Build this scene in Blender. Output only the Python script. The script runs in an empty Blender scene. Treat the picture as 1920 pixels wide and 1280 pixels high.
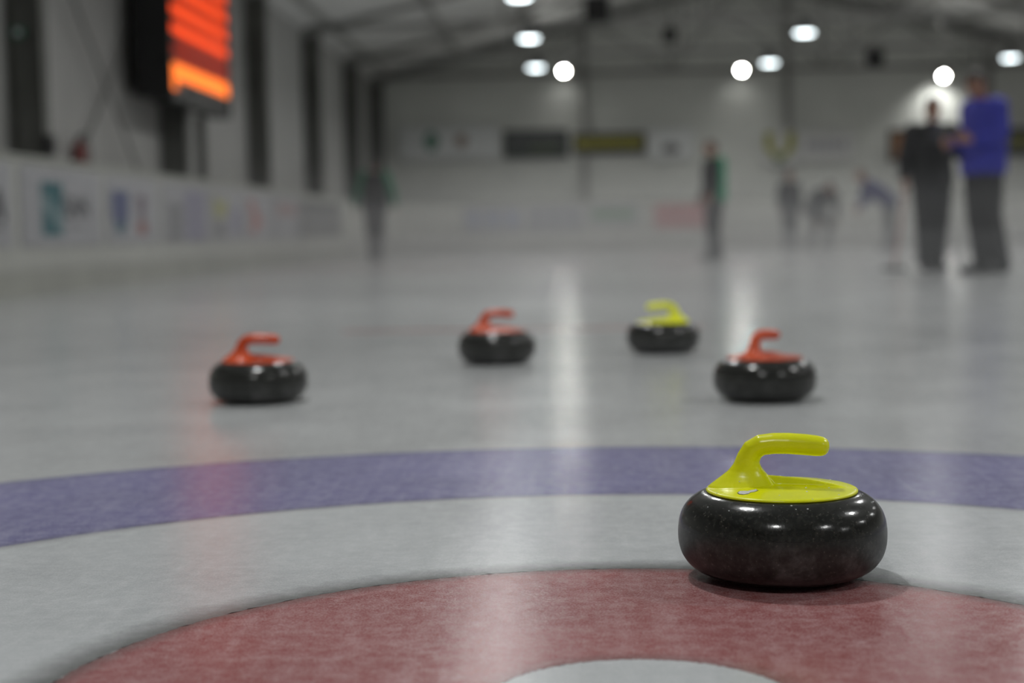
import bpy, math, random
from mathutils import Vector, Matrix
from mathutils.bvhtree import BVHTree
random.seed(7)
SC = bpy.context.scene
COL = SC.collection
PI = math.pi

# ------------------------------------------------------------------ camera
CAM_H, PITCH, ROLL, YAW = 0.4586, 0.0689, -0.0165, 0.0402
sy, cy, sp, cp = math.sin(YAW), math.cos(YAW), math.sin(PITCH), math.cos(PITCH)
FW = Vector((-sy * cp, cy * cp, -sp))
R0 = Vector((cy, sy, 0))
U0 = R0.cross(FW)
RT = R0 * math.cos(ROLL) + U0 * math.sin(ROLL)
UP = U0 * math.cos(ROLL) - R0 * math.sin(ROLL)
cd = bpy.data.cameras.new('camera')
cam = bpy.data.objects.new('camera', cd)
COL.objects.link(cam)
M = Matrix((RT, UP, -FW)).transposed().to_4x4()
M.translation = (0, 0, CAM_H)
cam.matrix_world = M
cd.sensor_width = 36
cd.lens = 55.99
cd.clip_start = 0.05
cd.clip_end = 200
cd.dof.use_dof = True
cd.dof.focus_distance = 2.06
cd.dof.aperture_fstop = 2.45
SC.camera = cam

# ------------------------------------------------------------------ world and exposure (the hall is closed; its lamps light it)
w = bpy.data.worlds.new('world')
SC.world = w
w.use_nodes = True
w.node_tree.nodes['Background'].inputs[0].default_value = (0.5, 0.55, 0.6, 1)
w.node_tree.nodes['Background'].inputs[1].default_value = 0.02
SC.view_settings.view_transform = 'Standard'
SC.view_settings.look = 'None'
SC.view_settings.exposure = 0.22
SC.view_settings.gamma = 1
SC.view_settings.use_curve_mapping = False
SC.cycles.max_bounces = 6
SC.cycles.transparent_max_bounces = 40
SC.cycles.diffuse_bounces = 3
SC.cycles.glossy_bounces = 3
SC.cycles.transmission_bounces = 1
LAMP_W = 62.0          # watts of each pendant lamp
LAMP_GLOW = 7.0       # radiance of its frosted lens
FLOOD_GLOW = 260.0     # radiance of the flood lights' lenses
MIST_NEAR, MIST_LOW, MIST_MID, MIST_TOP = 0.009, 0.027, 0.015, 0.005
MIST_FAR = 1.55        # the mist thickens beyond the standing pair

# ------------------------------------------------------------------ materials
def lin(c):
    return tuple(((x / 255) / 12.92 if x / 255 <= 0.04045 else ((x / 255 + 0.055) / 1.055) ** 2.4) for x in c)

class NT:
    def __init__(self, name):
        self.m = bpy.data.materials.new(name)
        self.m.use_nodes = True
        self.t = self.m.node_tree
        self.b = self.t.nodes['Principled BSDF']
        self.out = self.t.nodes['Material Output']
    def n(self, typ, **kw):
        nd = self.t.nodes.new(typ)
        for k, v in kw.items():
            if k.startswith('i_'):
                key = k[2:]
                nd.inputs[int(key) if key.isdigit() else key.replace('_', ' ')].default_value = v
            else:
                setattr(nd, k, v)
        return nd
    def l(self, a, b):
        self.t.links.new(a, b)
    def math(self, op, a, b=None, clamp=False):
        nd = self.n('ShaderNodeMath', operation=op)
        nd.use_clamp = clamp
        for i, x in enumerate((a, b)):
            if x is None: continue
            if isinstance(x, (int, float)): nd.inputs[i].default_value = x
            else: self.l(x, nd.inputs[i])
        return nd.outputs[0]
    def mix(self, f, a, b, blend='MIX'):
        nd = self.n('ShaderNodeMix', data_type='RGBA', blend_type=blend)
        for i, x in ((0, f), (6, a), (7, b)):
            if isinstance(x, (int, float)): nd.inputs[i].default_value = x
            elif isinstance(x, tuple): nd.inputs[i].default_value = x if len(x) == 4 else (*x, 1)
            else: self.l(x, nd.inputs[i])
        return nd.outputs[2]
    def ramp(self, f, stops):
        nd = self.n('ShaderNodeValToRGB')
        els = nd.color_ramp.elements
        while len(els) < len(stops): els.new(0.5)
        for e, (p, c) in zip(els, stops):
            e.position = p
            e.color = (c, c, c, 1) if isinstance(c, (int, float)) else (*c, 1)
        nd.color_ramp.interpolation = 'EASE'
        self.l(f, nd.inputs[0])
        return nd.outputs[0]

def plain(name, rgb, rough=0.5, var=0.12, scale=3.0, metal=0.0, spec=0.5, bump=0.0, bscale=60, coat=0.0):
    """a colour with soft procedural mottling and optional fine relief"""
    q = NT(name)
    tc = q.n('ShaderNodeTexCoord')
    nz = q.n('ShaderNodeTexNoise', i_Scale=scale, i_Detail=4.0)
    q.l(tc.outputs['Object'], nz.inputs['Vector'])
    f = q.ramp(nz.outputs[0], [(0.3, 0.0), (0.7, 1.0)])
    a = tuple(c * (1 - var) for c in rgb)
    b = tuple(min(1, c * (1 + var)) for c in rgb)
    q.l(q.mix(f, a, b), q.b.inputs['Base Color'])
    q.b.inputs['Roughness'].default_value = rough
    q.b.inputs['Metallic'].default_value = metal
    q.b.inputs['Specular IOR Level'].default_value = spec
    q.b.inputs['Coat Weight'].default_value = coat
    if bump:
        n2 = q.n('ShaderNodeTexNoise', i_Scale=float(bscale), i_Detail=3.0)
        q.l(tc.outputs['Object'], n2.inputs['Vector'])
        bp = q.n('ShaderNodeBump', i_Strength=bump, i_Distance=0.01)
        q.l(n2.outputs[0], bp.inputs['Height'])
        q.l(bp.outputs[0], q.b.inputs['Normal'])
    return q.m

def glow(name, rgb, strength):
    q = NT(name)
    q.b.inputs['Base Color'].default_value = (*[min(1, c * 0.6) for c in rgb], 1)
    q.b.inputs['Emission Color'].default_value = (*rgb, 1)
    q.b.inputs['Emission Strength'].default_value = strength
    return q.m

HOUSE = (0.059, 1.526)

def ice_material(name, base, frost, amount, edges=()):
    """frozen painted ice: base paint, frost, streaks, scrapes, pebble relief; edges = (radius, half width, strength) soft dark grey lines in the colour"""
    q = NT(name)
    tc = q.n('ShaderNodeTexCoord')
    geo = q.n('ShaderNodeNewGeometry')
    pos = geo.outputs['Position']
    # broad mottling of the flooded ice
    n1 = q.n('ShaderNodeTexNoise', i_Scale=2.2, i_Detail=5.0, i_Roughness=0.6)
    q.l(pos, n1.inputs['Vector'])
    # medium frost patches
    n2 = q.n('ShaderNodeTexNoise', i_Scale=34.0, i_Detail=7.0, i_Roughness=0.72)
    q.l(pos, n2.inputs['Vector'])
    # pale streaks stretched along the sheet
    mp = q.n('ShaderNodeMapping')
    mp.inputs['Scale'].default_value = (45, 3, 1)
    mp.inputs['Rotation'].default_value = (0, 0, 0.05)
    q.l(pos, mp.inputs['Vector'])
    n3 = q.n('ShaderNodeTexNoise', i_Scale=1.0, i_Detail=5.0, i_Roughness=0.65)
    q.l(mp.outputs[0], n3.inputs['Vector'])
    # crossing scrapes
    mp2 = q.n('ShaderNodeMapping')
    mp2.inputs['Scale'].default_value = (5, 26, 1)
    mp2.inputs['Rotation'].default_value = (0, 0, 0.5)
    q.l(pos, mp2.inputs['Vector'])
    n5 = q.n('ShaderNodeTexNoise', i_Scale=1.0, i_Detail=4.0)
    q.l(mp2.outputs[0], n5.inputs['Vector'])
    # fine grain
    n4 = q.n('ShaderNodeTexNoise', i_Scale=420.0, i_Detail=2.0)
    q.l(pos, n4.inputs['Vector'])
    a = q.ramp(n2.outputs[0], [(0.36, 0.0), (0.70, 1.0)])
    b = q.ramp(n3.outputs[0], [(0.45, 0.0), (0.80, 1.0)])
    c = q.ramp(n5.outputs[0], [(0.45, 0.0), (0.80, 1.0)])
    d = q.ramp(n4.outputs[0], [(0.35, 0.0), (0.75, 1.0)])
    s = q.math('ADD', q.math('ADD', q.math('MULTIPLY', a, 0.5), q.math('MULTIPLY', b, 0.28)),
               q.math('ADD', q.math('MULTIPLY', c, 0.14), q.math('MULTIPLY', d, 0.62)))
    s = q.math('MULTIPLY', s, amount, True)
    bb = q.mix(q.ramp(n1.outputs[0], [(0.3, 0.0), (0.7, 1.0)]), tuple(x * 0.9 for x in base), tuple(min(1, x * 1.08) for x in base))
    colr = q.mix(s, bb, frost)
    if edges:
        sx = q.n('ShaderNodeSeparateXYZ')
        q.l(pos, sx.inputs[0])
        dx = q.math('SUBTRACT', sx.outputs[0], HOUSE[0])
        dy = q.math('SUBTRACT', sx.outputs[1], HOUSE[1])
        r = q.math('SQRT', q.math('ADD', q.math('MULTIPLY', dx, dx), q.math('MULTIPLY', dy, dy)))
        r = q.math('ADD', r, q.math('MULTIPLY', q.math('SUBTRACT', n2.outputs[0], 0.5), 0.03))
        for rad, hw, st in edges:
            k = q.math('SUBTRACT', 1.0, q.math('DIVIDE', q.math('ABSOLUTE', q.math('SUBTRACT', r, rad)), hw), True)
            colr = q.mix(q.math('MULTIPLY', k, st), colr, (0.10, 0.10, 0.095))  # dark grey mixed softly into the colour around each radius
    q.l(colr, q.b.inputs['Base Color'])
    q.l(q.math('ADD', q.math('ADD', 0.06, q.math('MULTIPLY', n1.outputs[0], 0.14)), q.math('MULTIPLY', s, 0.12)), q.b.inputs['Roughness'])
    q.b.inputs['Specular IOR Level'].default_value = 0.2
    q.b.inputs['IOR'].default_value = 1.31
    n6 = q.n('ShaderNodeTexNoise', i_Scale=150.0, i_Detail=3.0)
    q.l(pos, n6.inputs['Vector'])
    bp = q.n('ShaderNodeBump', i_Strength=0.22, i_Distance=0.0012)
    q.l(q.math('ADD', n6.outputs[0], q.math('MULTIPLY', n2.outputs[0], 1.5)), bp.inputs['Height'])
    q.l(bp.outputs[0], q.b.inputs['Normal'])
    return q.m

def granite_material():
    q = NT('granite')
    tc = q.n('ShaderNodeTexCoord')
    o = tc.outputs['Object']
    v1 = q.n('ShaderNodeTexVoronoi', i_Scale=260.0)
    q.l(o, v1.inputs['Vector'])
    n1 = q.n('ShaderNodeTexNoise', i_Scale=190.0, i_Detail=4.0)
    q.l(o, n1.inputs['Vector'])
    n2 = q.n('ShaderNodeTexNoise', i_Scale=26.0, i_Detail=6.0, i_Roughness=0.7)
    q.l(o, n2.inputs['Vector'])
    spk = q.math('MULTIPLY', q.ramp(v1.outputs['Distance'], [(0.05, 1.0), (0.28, 0.0)]), q.ramp(n1.outputs[0], [(0.5, 0.0), (0.62, 1.0)]))
    c = q.mix(q.ramp(n1.outputs[0], [(0.35, 0.0), (0.7, 1.0)]), lin((19, 20, 18)), lin((40, 41, 37)))
    c = q.mix(q.math('MULTIPLY', spk, 0.75), c, lin((120, 112, 104)))
    # the matt striking band and frost rubbed onto the lower half
    sx = q.n('ShaderNodeSeparateXYZ')
    q.l(o, sx.inputs[0])
    band = q.ramp(q.math('DIVIDE', sx.outputs[2], 0.12), [(0.04, 0.2), (0.22, 1.0), (0.40, 0.8), (0.75, 0.0)])
    scuff = q.math('MULTIPLY', band, q.ramp(n2.outputs[0], [(0.42, 0.05), (0.74, 1.0)]))
    c = q.mix(q.math('MULTIPLY', scuff, 0.32), c, lin((150, 150, 148)))
    q.l(c, q.b.inputs['Base Color'])
    q.l(q.math('ADD', 0.16, q.math('MULTIPLY', band, 0.3)), q.b.inputs['Roughness'])
    q.b.inputs['Specular IOR Level'].default_value = 0.5
    bp = q.n('ShaderNodeBump', i_Strength=0.12, i_Distance=0.001)
    q.l(q.math('ADD', n1.outputs[0], n2.outputs[0]), bp.inputs['Height'])
    q.l(bp.outputs[0], q.b.inputs['Normal'])
    return q.m

def plastic(name, a, b):
    q = NT(name)
    tc = q.n('ShaderNodeTexCoord')
    n1 = q.n('ShaderNodeTexNoise', i_Scale=22.0, i_Detail=5.0)
    q.l(tc.outputs['Object'], n1.inputs['Vector'])
    n2 = q.n('ShaderNodeTexNoise', i_Scale=130.0, i_Detail=4.0, i_Roughness=0.7)
    q.l(tc.outputs['Object'], n2.inputs['Vector'])
    c = q.mix(q.ramp(n1.outputs[0], [(0.3, 0.0), (0.7, 1.0)]), a, b)
    c = q.mix(q.ramp(n2.outputs[0], [(0.72, 0.0), (0.8, 0.5)]), c, tuple(x * 0.35 for x in a))   # tiny nicks
    q.l(c, q.b.inputs['Base Color'])
    q.l(q.math('ADD', 0.16, q.math('MULTIPLY', n1.outputs[0], 0.18)), q.b.inputs['Roughness'])
    bp = q.n('ShaderNodeBump', i_Strength=0.08, i_Distance=0.001)
    q.l(n1.outputs[0], bp.inputs['Height'])
    q.l(bp.outputs[0], q.b.inputs['Normal'])
    return q.m

MAT = {
    'ice': ice_material('ice', (0.40, 0.412, 0.415), (0.52, 0.53, 0.535), 0.7),
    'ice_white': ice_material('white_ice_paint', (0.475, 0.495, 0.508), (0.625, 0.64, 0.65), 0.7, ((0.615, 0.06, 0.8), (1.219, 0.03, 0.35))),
    'ice_blue': ice_material('blue_ice_paint', (0.15, 0.143, 0.30), (0.385, 0.38, 0.51), 0.75, ((1.219, 0.03, 0.3), (1.829, 0.05, 0.3))),
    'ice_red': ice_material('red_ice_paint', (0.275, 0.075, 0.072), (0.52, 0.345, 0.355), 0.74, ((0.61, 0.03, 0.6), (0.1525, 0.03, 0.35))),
    'ice_pink': ice_material('faded_red_line_paint', (0.46, 0.19, 0.18), (0.5, 0.40, 0.40), 0.5),
    'concrete': plain('concrete', (0.16, 0.16, 0.155), 0.8, 0.2, 1.5, bump=0.2),
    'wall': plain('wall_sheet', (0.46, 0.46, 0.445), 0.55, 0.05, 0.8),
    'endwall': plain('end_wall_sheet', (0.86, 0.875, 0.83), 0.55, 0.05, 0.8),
    'roof': plain('roof_sheet', (0.90, 0.90, 0.88), 0.6, 0.06, 0.6),
    'steel': plain('painted_steel', (0.135, 0.136, 0.122), 0.45, 0.2, 2.0),
    'truss_steel': plain('grey_truss_paint', (0.35, 0.35, 0.335), 0.5, 0.12, 2.0),
    'purlin': plain('galvanised_purlin', (0.42, 0.42, 0.40), 0.45, 0.1, 2.0),
    'rod': plain('brace_rod_steel', (0.12, 0.12, 0.11), 0.4, 0.1),
    'board': plain('board_plastic', (0.46, 0.465, 0.43), 0.4, 0.06, 1.2),
    'kick': plain('kick_plate_plastic', (0.36, 0.365, 0.325), 0.4, 0.1, 1.2),
    'cap': plain('cap_rail_plastic', (0.42, 0.43, 0.39), 0.4, 0.05),
    'vinyl': plain('white_vinyl', (0.36, 0.36, 0.38), 0.45, 0.04),
    'black': plain('black_paint', (0.012, 0.012, 0.012), 0.45, 0.2),
    'lamp_case': plain('lamp_housing_grey', (0.25, 0.25, 0.25), 0.4, 0.1),
    'lens': glow('lamp_lens', (0.86, 0.97, 1.0), LAMP_GLOW),
    'flood': glow('flood_lens', (1.0, 1.0, 0.95), FLOOD_GLOW),
    'granite': granite_material(),
    'yellow': plastic('yellow_plastic', (0.78, 0.82, 0.002), (0.86, 0.88, 0.004)),
    'orange': plastic('orange_plastic', (0.50, 0.055, 0.008), (0.60, 0.075, 0.012)),
    'chip': plain('bare_primer', (0.6, 0.6, 0.62), 0.5, 0.15, 200),
    'chip_edge': plain('chip_rim', (0.10, 0.10, 0.02), 0.6, 0.2, 200),
    'led_hi': glow('led_bright', (1.0, 0.20, 0.018), 1.35),
    'led_mid': glow('led_mid', (1.0, 0.075, 0.005), 0.95),
    'led_lo': glow('led_dim', (1.0, 0.05, 0.003), 0.09),
    'red_paint': plain('red_enamel', (0.22, 0.02, 0.016), 0.35, 0.1),
    'green_sign': plain('green_sign', (0.02, 0.16, 0.10), 0.5, 0.1),
    'skin': plain('skin', (0.30, 0.155, 0.105), 0.55, 0.1, 12),
    'lip': plain('lip', (0.26, 0.08, 0.07), 0.5, 0.1),
    'eye': plain('eye_white', (0.6, 0.6, 0.58), 0.2, 0.02),
    'iris': plain('iris', (0.03, 0.02, 0.012), 0.2, 0.1),
    'hair': plain('dark_hair', (0.018, 0.013, 0.010), 0.6, 0.3, 60, bump=0.3, bscale=120),
    'hair2': plain('brown_hair', (0.06, 0.04, 0.028), 0.6, 0.3, 60, bump=0.3, bscale=120),
    'cloth_black': plain('black_cloth', (0.012, 0.012, 0.013), 0.85, 0.2, 20, bump=0.3, bscale=300),
    'cloth_grey': plain('dark_grey_cloth', (0.035, 0.035, 0.036), 0.85, 0.2, 20, bump=0.3, bscale=300),
    'cloth_trouser': plain('charcoal_trouser_cloth', (0.02, 0.02, 0.021), 0.85, 0.2, 20, bump=0.3, bscale=300),
    'cloth_blue': plain('royal_blue_cloth', (0.022, 0.026, 0.30), 0.7, 0.15, 12, bump=0.3, bscale=300),
    'cloth_navy': plain('navy_cloth', (0.014, 0.016, 0.06), 0.8, 0.15, 12, bump=0.3, bscale=300),
    'cloth_green': plain('green_cloth', (0.016, 0.23, 0.12), 0.8, 0.15, 12, bump=0.3, bscale=300),
    'cloth_green_dark': plain('dark_green_cloth', (0.012, 0.14, 0.07), 0.8, 0.15, 12, bump=0.3, bscale=300),
    'cloth_purple': plain('blue_violet_cloth', (0.05, 0.05, 0.13), 0.8, 0.15, 12, bump=0.3, bscale=300),
    'shoe': plain('shoe_rubber', (0.02, 0.02, 0.02), 0.6, 0.1),
    'broom_shaft': plain('pale_red_shaft', (0.45, 0.22, 0.20), 0.4, 0.05),
    'droplet': plain('water_drop', (0.8, 0.82, 0.84), 0.05, 0.02),
}
def ink(name, rgb):
    k = 'ink_' + name
    if k not in MAT:
        MAT[k] = plain(k, rgb, 0.45, 0.08, 4)
    return k

# ------------------------------------------------------------------ mesh helpers
class MB:
    def __init__(self):
        self.v, self.f = [], []
    def add(self, vs, fs):
        o = len(self.v)
        self.v += [tuple(x) for x in vs]
        self.f += [tuple(i + o for i in f) for f in fs]
        return self
    def box(self, x0, x1, y0, y1, z0, z1):
        vs = [(x, y, z) for z in (z0, z1) for y in (y0, y1) for x in (x0, x1)]
        return self.add(vs, [(0, 2, 3, 1), (4, 5, 7, 6), (0, 1, 5, 4), (2, 6, 7, 3), (0, 4, 6, 2), (1, 3, 7, 5)])
    def beam(self, p, q, wdt, hgt, up=(0, 0, 1)):
        p, q = Vector(p), Vector(q)
        d = (q - p).normalized()
        u = Vector(up)
        s = d.cross(u)
        if s.length < 1e-4: s = d.cross(Vector((1, 0, 0)))
        s.normalize()
        u = s.cross(d)
        vs = [c + s * a * wdt / 2 + u * b * hgt / 2 for c in (p, q) for a, b in ((-1, -1), (1, -1), (1, 1), (-1, 1))]
        return self.add(vs, [(0, 1, 2, 3), (7, 6, 5, 4), (0, 4, 5, 1), (1, 5, 6, 2), (2, 6, 7, 3), (3, 7, 4, 0)])
    def rings(self, rs, cap=True):
        n = len(rs[0])
        vs = [p for r in rs for p in r]
        fs = []
        for i in range(len(rs) - 1):
            for j in range(n):
                k = (j + 1) % n
                fs.append((i * n + j, i * n + k, (i + 1) * n + k, (i + 1) * n + j))
        if cap:
            fs.append(tuple(reversed(range(n))))
            fs.append(tuple(range((len(rs) - 1) * n, len(rs) * n)))
        return self.add(vs, fs)
    def loft(self, pts, rad, n=12, side=None):
        """tube through pts; rad = r or (r_side, r_other) for each point"""
        pts = [Vector(p) for p in pts]
        rs = []
        s = None
        for i, p in enumerate(pts):
            d = (pts[min(i + 1, len(pts) - 1)] - pts[max(i - 1, 0)])
            d.normalize()
            if side is not None:
                s = Vector(side)
            elif s is None:
                s = d.orthogonal()
            s = (s - d * s.dot(d))
            s.normalize()
            u = d.cross(s)
            r = rad[i]
            a, b = (r, r) if isinstance(r, (int, float)) else r
            rs.append([p + s * a * math.cos(t) + u * b * math.sin(t) for t in (2 * PI * k / n for k in range(n))])
        return self.rings(rs)
    def lathe(self, prof, n=48, c=(0, 0, 0)):
        rs = [[(c[0] + r * math.cos(2 * PI * k / n), c[1] + r * math.sin(2 * PI * k / n), c[2] + z) for k in range(n)] for r, z in prof]
        return self.rings(rs)
    def ball(self, c, rx, ry, rz, m=None, nu=20, nv=12, fn=None):
        vs, fs = [], []
        for i in range(nv + 1):
            th = PI * i / nv
            for j in range(nu):
                ph = 2 * PI * j / nu
                d = Vector((math.sin(th) * math.cos(ph), math.sin(th) * math.sin(ph), math.cos(th)))
                p = Vector((d.x * rx, d.y * ry, d.z * rz))
                if fn: p = fn(d, p)
                if m is not None: p = m @ p
                vs.append(p + Vector(c))
        for i in range(nv):
            for j in range(nu):
                k = (j + 1) % nu
                a, b, cc, e = i * nu + j, (i + 1) * nu + j, (i + 1) * nu + k, i * nu + k
                if i == 0: fs.append((a, b, cc))
                elif i == nv - 1: fs.append((a, b, e))
                else: fs.append((a, b, cc, e))
        return self.add(vs, fs)
    def mesh(self, name):
        me = bpy.data.meshes.new(name)
        me.from_pydata(self.v, [], self.f)
        me.validate()
        return me
    def build(self, name, mat, parent=None, smooth=False, bevel=0.0):
        o = link(name, self.mesh(name), mat, parent)
        if smooth:
            for p in o.data.polygons: p.use_smooth = True
        if bevel:
            b = o.modifiers.new('bevel', 'BEVEL')
            b.width = bevel
            b.segments = 2
            b.limit_method = 'ANGLE'
        return o

def link(name, me, mat, parent=None):
    o = bpy.data.objects.new(name, me)
    COL.objects.link(o)
    if mat is not None:
        me.materials.clear()
        me.materials.append(MAT[mat] if isinstance(mat, str) else mat)
    if parent is not None: o.parent = parent
    return o

def solid(name, mb, mat, parent, voxel, smooth=3):
    """fuse overlapping closed shapes into one continuous surface"""
    o = bpy.data.objects.new('tmp', mb.mesh('tmp'))
    COL.objects.link(o)
    r = o.modifiers.new('r', 'REMESH')
    r.mode = 'VOXEL'
    r.voxel_size = voxel
    if smooth:
        s = o.modifiers.new('s', 'SMOOTH')
        s.factor = 0.5
        s.iterations = smooth
    me = bpy.data.meshes.new_from_object(o.evaluated_get(bpy.context.evaluated_depsgraph_get()))
    old = o.data
    bpy.data.objects.remove(o)
    bpy.data.meshes.remove(old)
    me.name = name
    for p in me.polygons: p.use_smooth = True
    return link(name, me, mat, parent)

def tag(o, label=None, cat=None, group=None, kind=None):
    if label: o['label'] = label
    if cat: o['category'] = cat
    if group: o['group'] = group
    if kind: o['kind'] = kind
    return o
def thing(name, label, cat, loc=(0, 0, 0), rz=0.0, group=None):
    o = bpy.data.objects.new(name, None)
    COL.objects.link(o)
    o.empty_display_size = 0.1
    o.location = loc
    o.rotation_euler = (0, 0, rz)
    return tag(o, label, cat, group)
def struct(name, mb, mat, **kw):
    return tag(mb.build(name, mat, **kw), kind='structure')
def children(o):
    return [c for c in bpy.data.objects if c.parent == o]
def copy_tree(o, parent=None):
    c = o.copy()
    COL.objects.link(c)
    c.parent = parent
    for ch in children(o): copy_tree(ch, c)
    return c
def text_mesh(body, size, bold=0.0):
    cu = bpy.data.curves.new('t', 'FONT')
    cu.body = body
    cu.size = size
    cu.extrude = 0.002
    cu.offset = bold
    cu.align_x, cu.align_y = 'CENTER', 'CENTER'
    o = bpy.data.objects.new('t', cu)
    COL.objects.link(o)
    me = bpy.data.meshes.new_from_object(o.evaluated_get(bpy.context.evaluated_depsgraph_get()))
    bpy.data.objects.remove(o)
    return me

# ================================================================== THE HALL
XL, XR, YB, YE = -5.75, 15.5, -8.0, 45.6       # inner faces of the hall
EAVE, RIDGE_X = 4.85, 4.87
SLOPE = 0.257
RIDGE = EAVE + (RIDGE_X - XL) * SLOPE
BX0, BX1, BY0, BY1, BH = -4.5, 14.24, -6.5, 37.0, 1.15   # rink boards, ice side

# concrete slab under everything, ice pad on it
fl = struct('floor', MB().box(XL - .2, XR + .2, YB - .2, YE + .2, -0.25, -0.06), 'concrete')
ice = struct('floor_ice', MB().box(BX0, BX1, BY0, BY1, -0.058, 0.0), 'ice')
ice['label'] = 'grey pebbled ice sheet of the rink'

def annulus(r0, r1, z, n=420, jit=0.0022):
    rr = random.Random(int(r1 * 1000))
    j0 = [rr.uniform(-jit, jit) for _ in range(n)]
    j1 = [rr.uniform(-jit, jit) for _ in range(n)]
    mb = MB()
    def ring(r, js, zz):
        return [(HOUSE[0] + (r + js[k]) * math.cos(2 * PI * k / n), HOUSE[1] + (r + js[k]) * math.sin(2 * PI * k / n), zz) for k in range(n)]
    if r0 > 0:
        a, b, c, d = ring(r0, j0, z), ring(r1, j1, z), ring(r1, j1, z - .0016), ring(r0, j0, z - .0016)
        vs = a + b + c + d
        fs = []
        for k in range(n):
            q = (k + 1) % n
            fs += [(k, n + k, n + q, q), (n + k, 2 * n + k, 2 * n + q, n + q), (2 * n + k, 3 * n + k, 3 * n + q, 2 * n + q), (3 * n + k, k, q, 3 * n + q)]
        mb.add(vs, fs)
    else:
        mb.rings([ring(r1, j1, z - .0016), ring(r1, j1, z)])
    return mb
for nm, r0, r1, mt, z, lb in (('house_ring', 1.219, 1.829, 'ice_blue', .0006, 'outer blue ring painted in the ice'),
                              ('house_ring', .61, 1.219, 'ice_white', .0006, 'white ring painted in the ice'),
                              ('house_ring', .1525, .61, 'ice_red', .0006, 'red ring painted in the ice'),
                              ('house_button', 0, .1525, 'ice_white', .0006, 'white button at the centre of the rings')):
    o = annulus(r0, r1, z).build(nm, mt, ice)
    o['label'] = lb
o = MB().box(-1.1, 0.6, 7.42, 7.54, -.001, .0006).build('sheet_line', 'ice_pink', ice)
o['label'] = 'short faded red line across the middle of the sheet'

# ---- walls of two metre sheets with a recessed joint
def wall(name, axis, a0, a1, face, inward, h, mat, tops=None):
    """axis 'y': wall in the plane x=face running along y; inward = +1/-1 towards the hall"""
    t0, t1 = face - inward * 0.02, face - inward * 0.25
    mb = MB()
    if axis == 'y': mb.box(min(t0, t1), max(t0, t1), a0, a1, -0.05, h)
    else: mb.box(a0, a1, min(t0, t1), max(t0, t1), -0.05, h)
    root = struct(name, mb, mat)
    n = max(1, round((a1 - a0) / 2.0))
    st = (a1 - a0) / n
    for i in range(n):
        s0, s1 = a0 + i * st + .008, a0 + (i + 1) * st - .008
        p = MB()
        f0, f1 = sorted((face, face - inward * 0.03))
        if axis == 'y':
            p.box(f0, f1, s0, s1, -0.05, h)
        else:
            z0 = EAVE + (min(s0 - XL, XR - s0)) * SLOPE - .05
            z1 = EAVE + (min(s1 - XL, XR - s1)) * SLOPE - .05
            vs = [(s0, f0, -.05), (s1, f0, -.05), (s1, f0, z1), (s0, f0, z0), (s0, f1, -.05), (s1, f1, -.05), (s1, f1, z1), (s0, f1, z0)]
            p.add(vs, [(0, 1, 2, 3), (7, 6, 5, 4), (0, 4, 5, 1), (1, 5, 6, 2), (2, 6, 7, 3), (3, 7, 4, 0)])
        p.build('wall_panel', mat, root)
    return root
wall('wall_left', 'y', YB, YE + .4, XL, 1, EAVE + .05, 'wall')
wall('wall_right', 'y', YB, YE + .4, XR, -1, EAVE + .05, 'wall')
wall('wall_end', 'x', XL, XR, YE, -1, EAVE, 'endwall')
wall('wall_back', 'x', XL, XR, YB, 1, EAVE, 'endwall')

# ---- pitched roof with purlins
cm = MB()
for x0, z0, x1, z1 in ((XL - .3, EAVE - .3 * SLOPE, RIDGE_X, RIDGE), (RIDGE_X, RIDGE, XR + .3, EAVE + (XR - RIDGE_X) * 0 + RIDGE - EAVE - (XR + .3 - RIDGE_X) * SLOPE)):
    vs = [(x0, YB - .3, z0), (x1, YB - .3, z1), (x1, YE + .5, z1), (x0, YE + .5, z0)]
    cm.add(vs + [(a, b, c + .12) for a, b, c in vs], [(0, 1, 2, 3), (7, 6, 5, 4), (0, 4, 5, 1), (1, 5, 6, 2), (2, 6, 7, 3), (3, 7, 4, 0)])
ceil = struct('ceiling', cm, 'roof')
for i in range(-5, 6):
    x = RIDGE_X + i * 2.0
    z = RIDGE - abs(i) * 2.0 * SLOPE - .09
    MB().beam((x, YB, z), (x, YE, z), .07, .15).build('purlin', 'purlin', ceil)

# ---- portal columns, roof trusses
TY = [-1.8 + 6.0 * i for i in range(8)] + [45.3]
ordn = ['first', 'second', 'third', 'fourth', 'fifth', 'sixth', 'seventh', 'eighth', 'ninth']
def column(x, inward, y, label, group):
    t = thing('steel_column', label, 'column', (x, y, -.06), 0, group)
    H = EAVE + .02
    d = 0.38 * inward
    MB().box(*sorted((0.005 * inward, .02 * inward)), -.1, .1, 0, H).build('flange', 'steel', t)
    MB().box(*sorted((d - .015 * inward, d)), -.1, .1, 0, H).build('flange', 'steel', t)
    MB().box(*sorted((.02 * inward, d - .015 * inward)), -.008, .008, 0, H).build('web', 'steel', t)
    MB().box(*sorted((-.0 * inward + .002 * inward, d + .06 * inward)), -.15, .15, 0, .02).build('base_plate', 'steel', t)
    return t
side_l = {16.2: 'dark steel column left of the red fire extinguisher, nearest on the left wall',
          22.2: 'dark steel column behind the bottom of the orange scoreboard',
          28.2: 'dark steel column just right of the orange scoreboard',
          34.2: 'second dark steel column to the right of the orange scoreboard',
          40.2: 'third dark steel column to the right of the orange scoreboard',
          45.3: 'dark steel column in the far corner above the person with green sleeves'}
for y in TY:
    if round(y, 1) in side_l:
        column(XL, 1, y, side_l[round(y, 1)], 'columns along the left wall')

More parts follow.
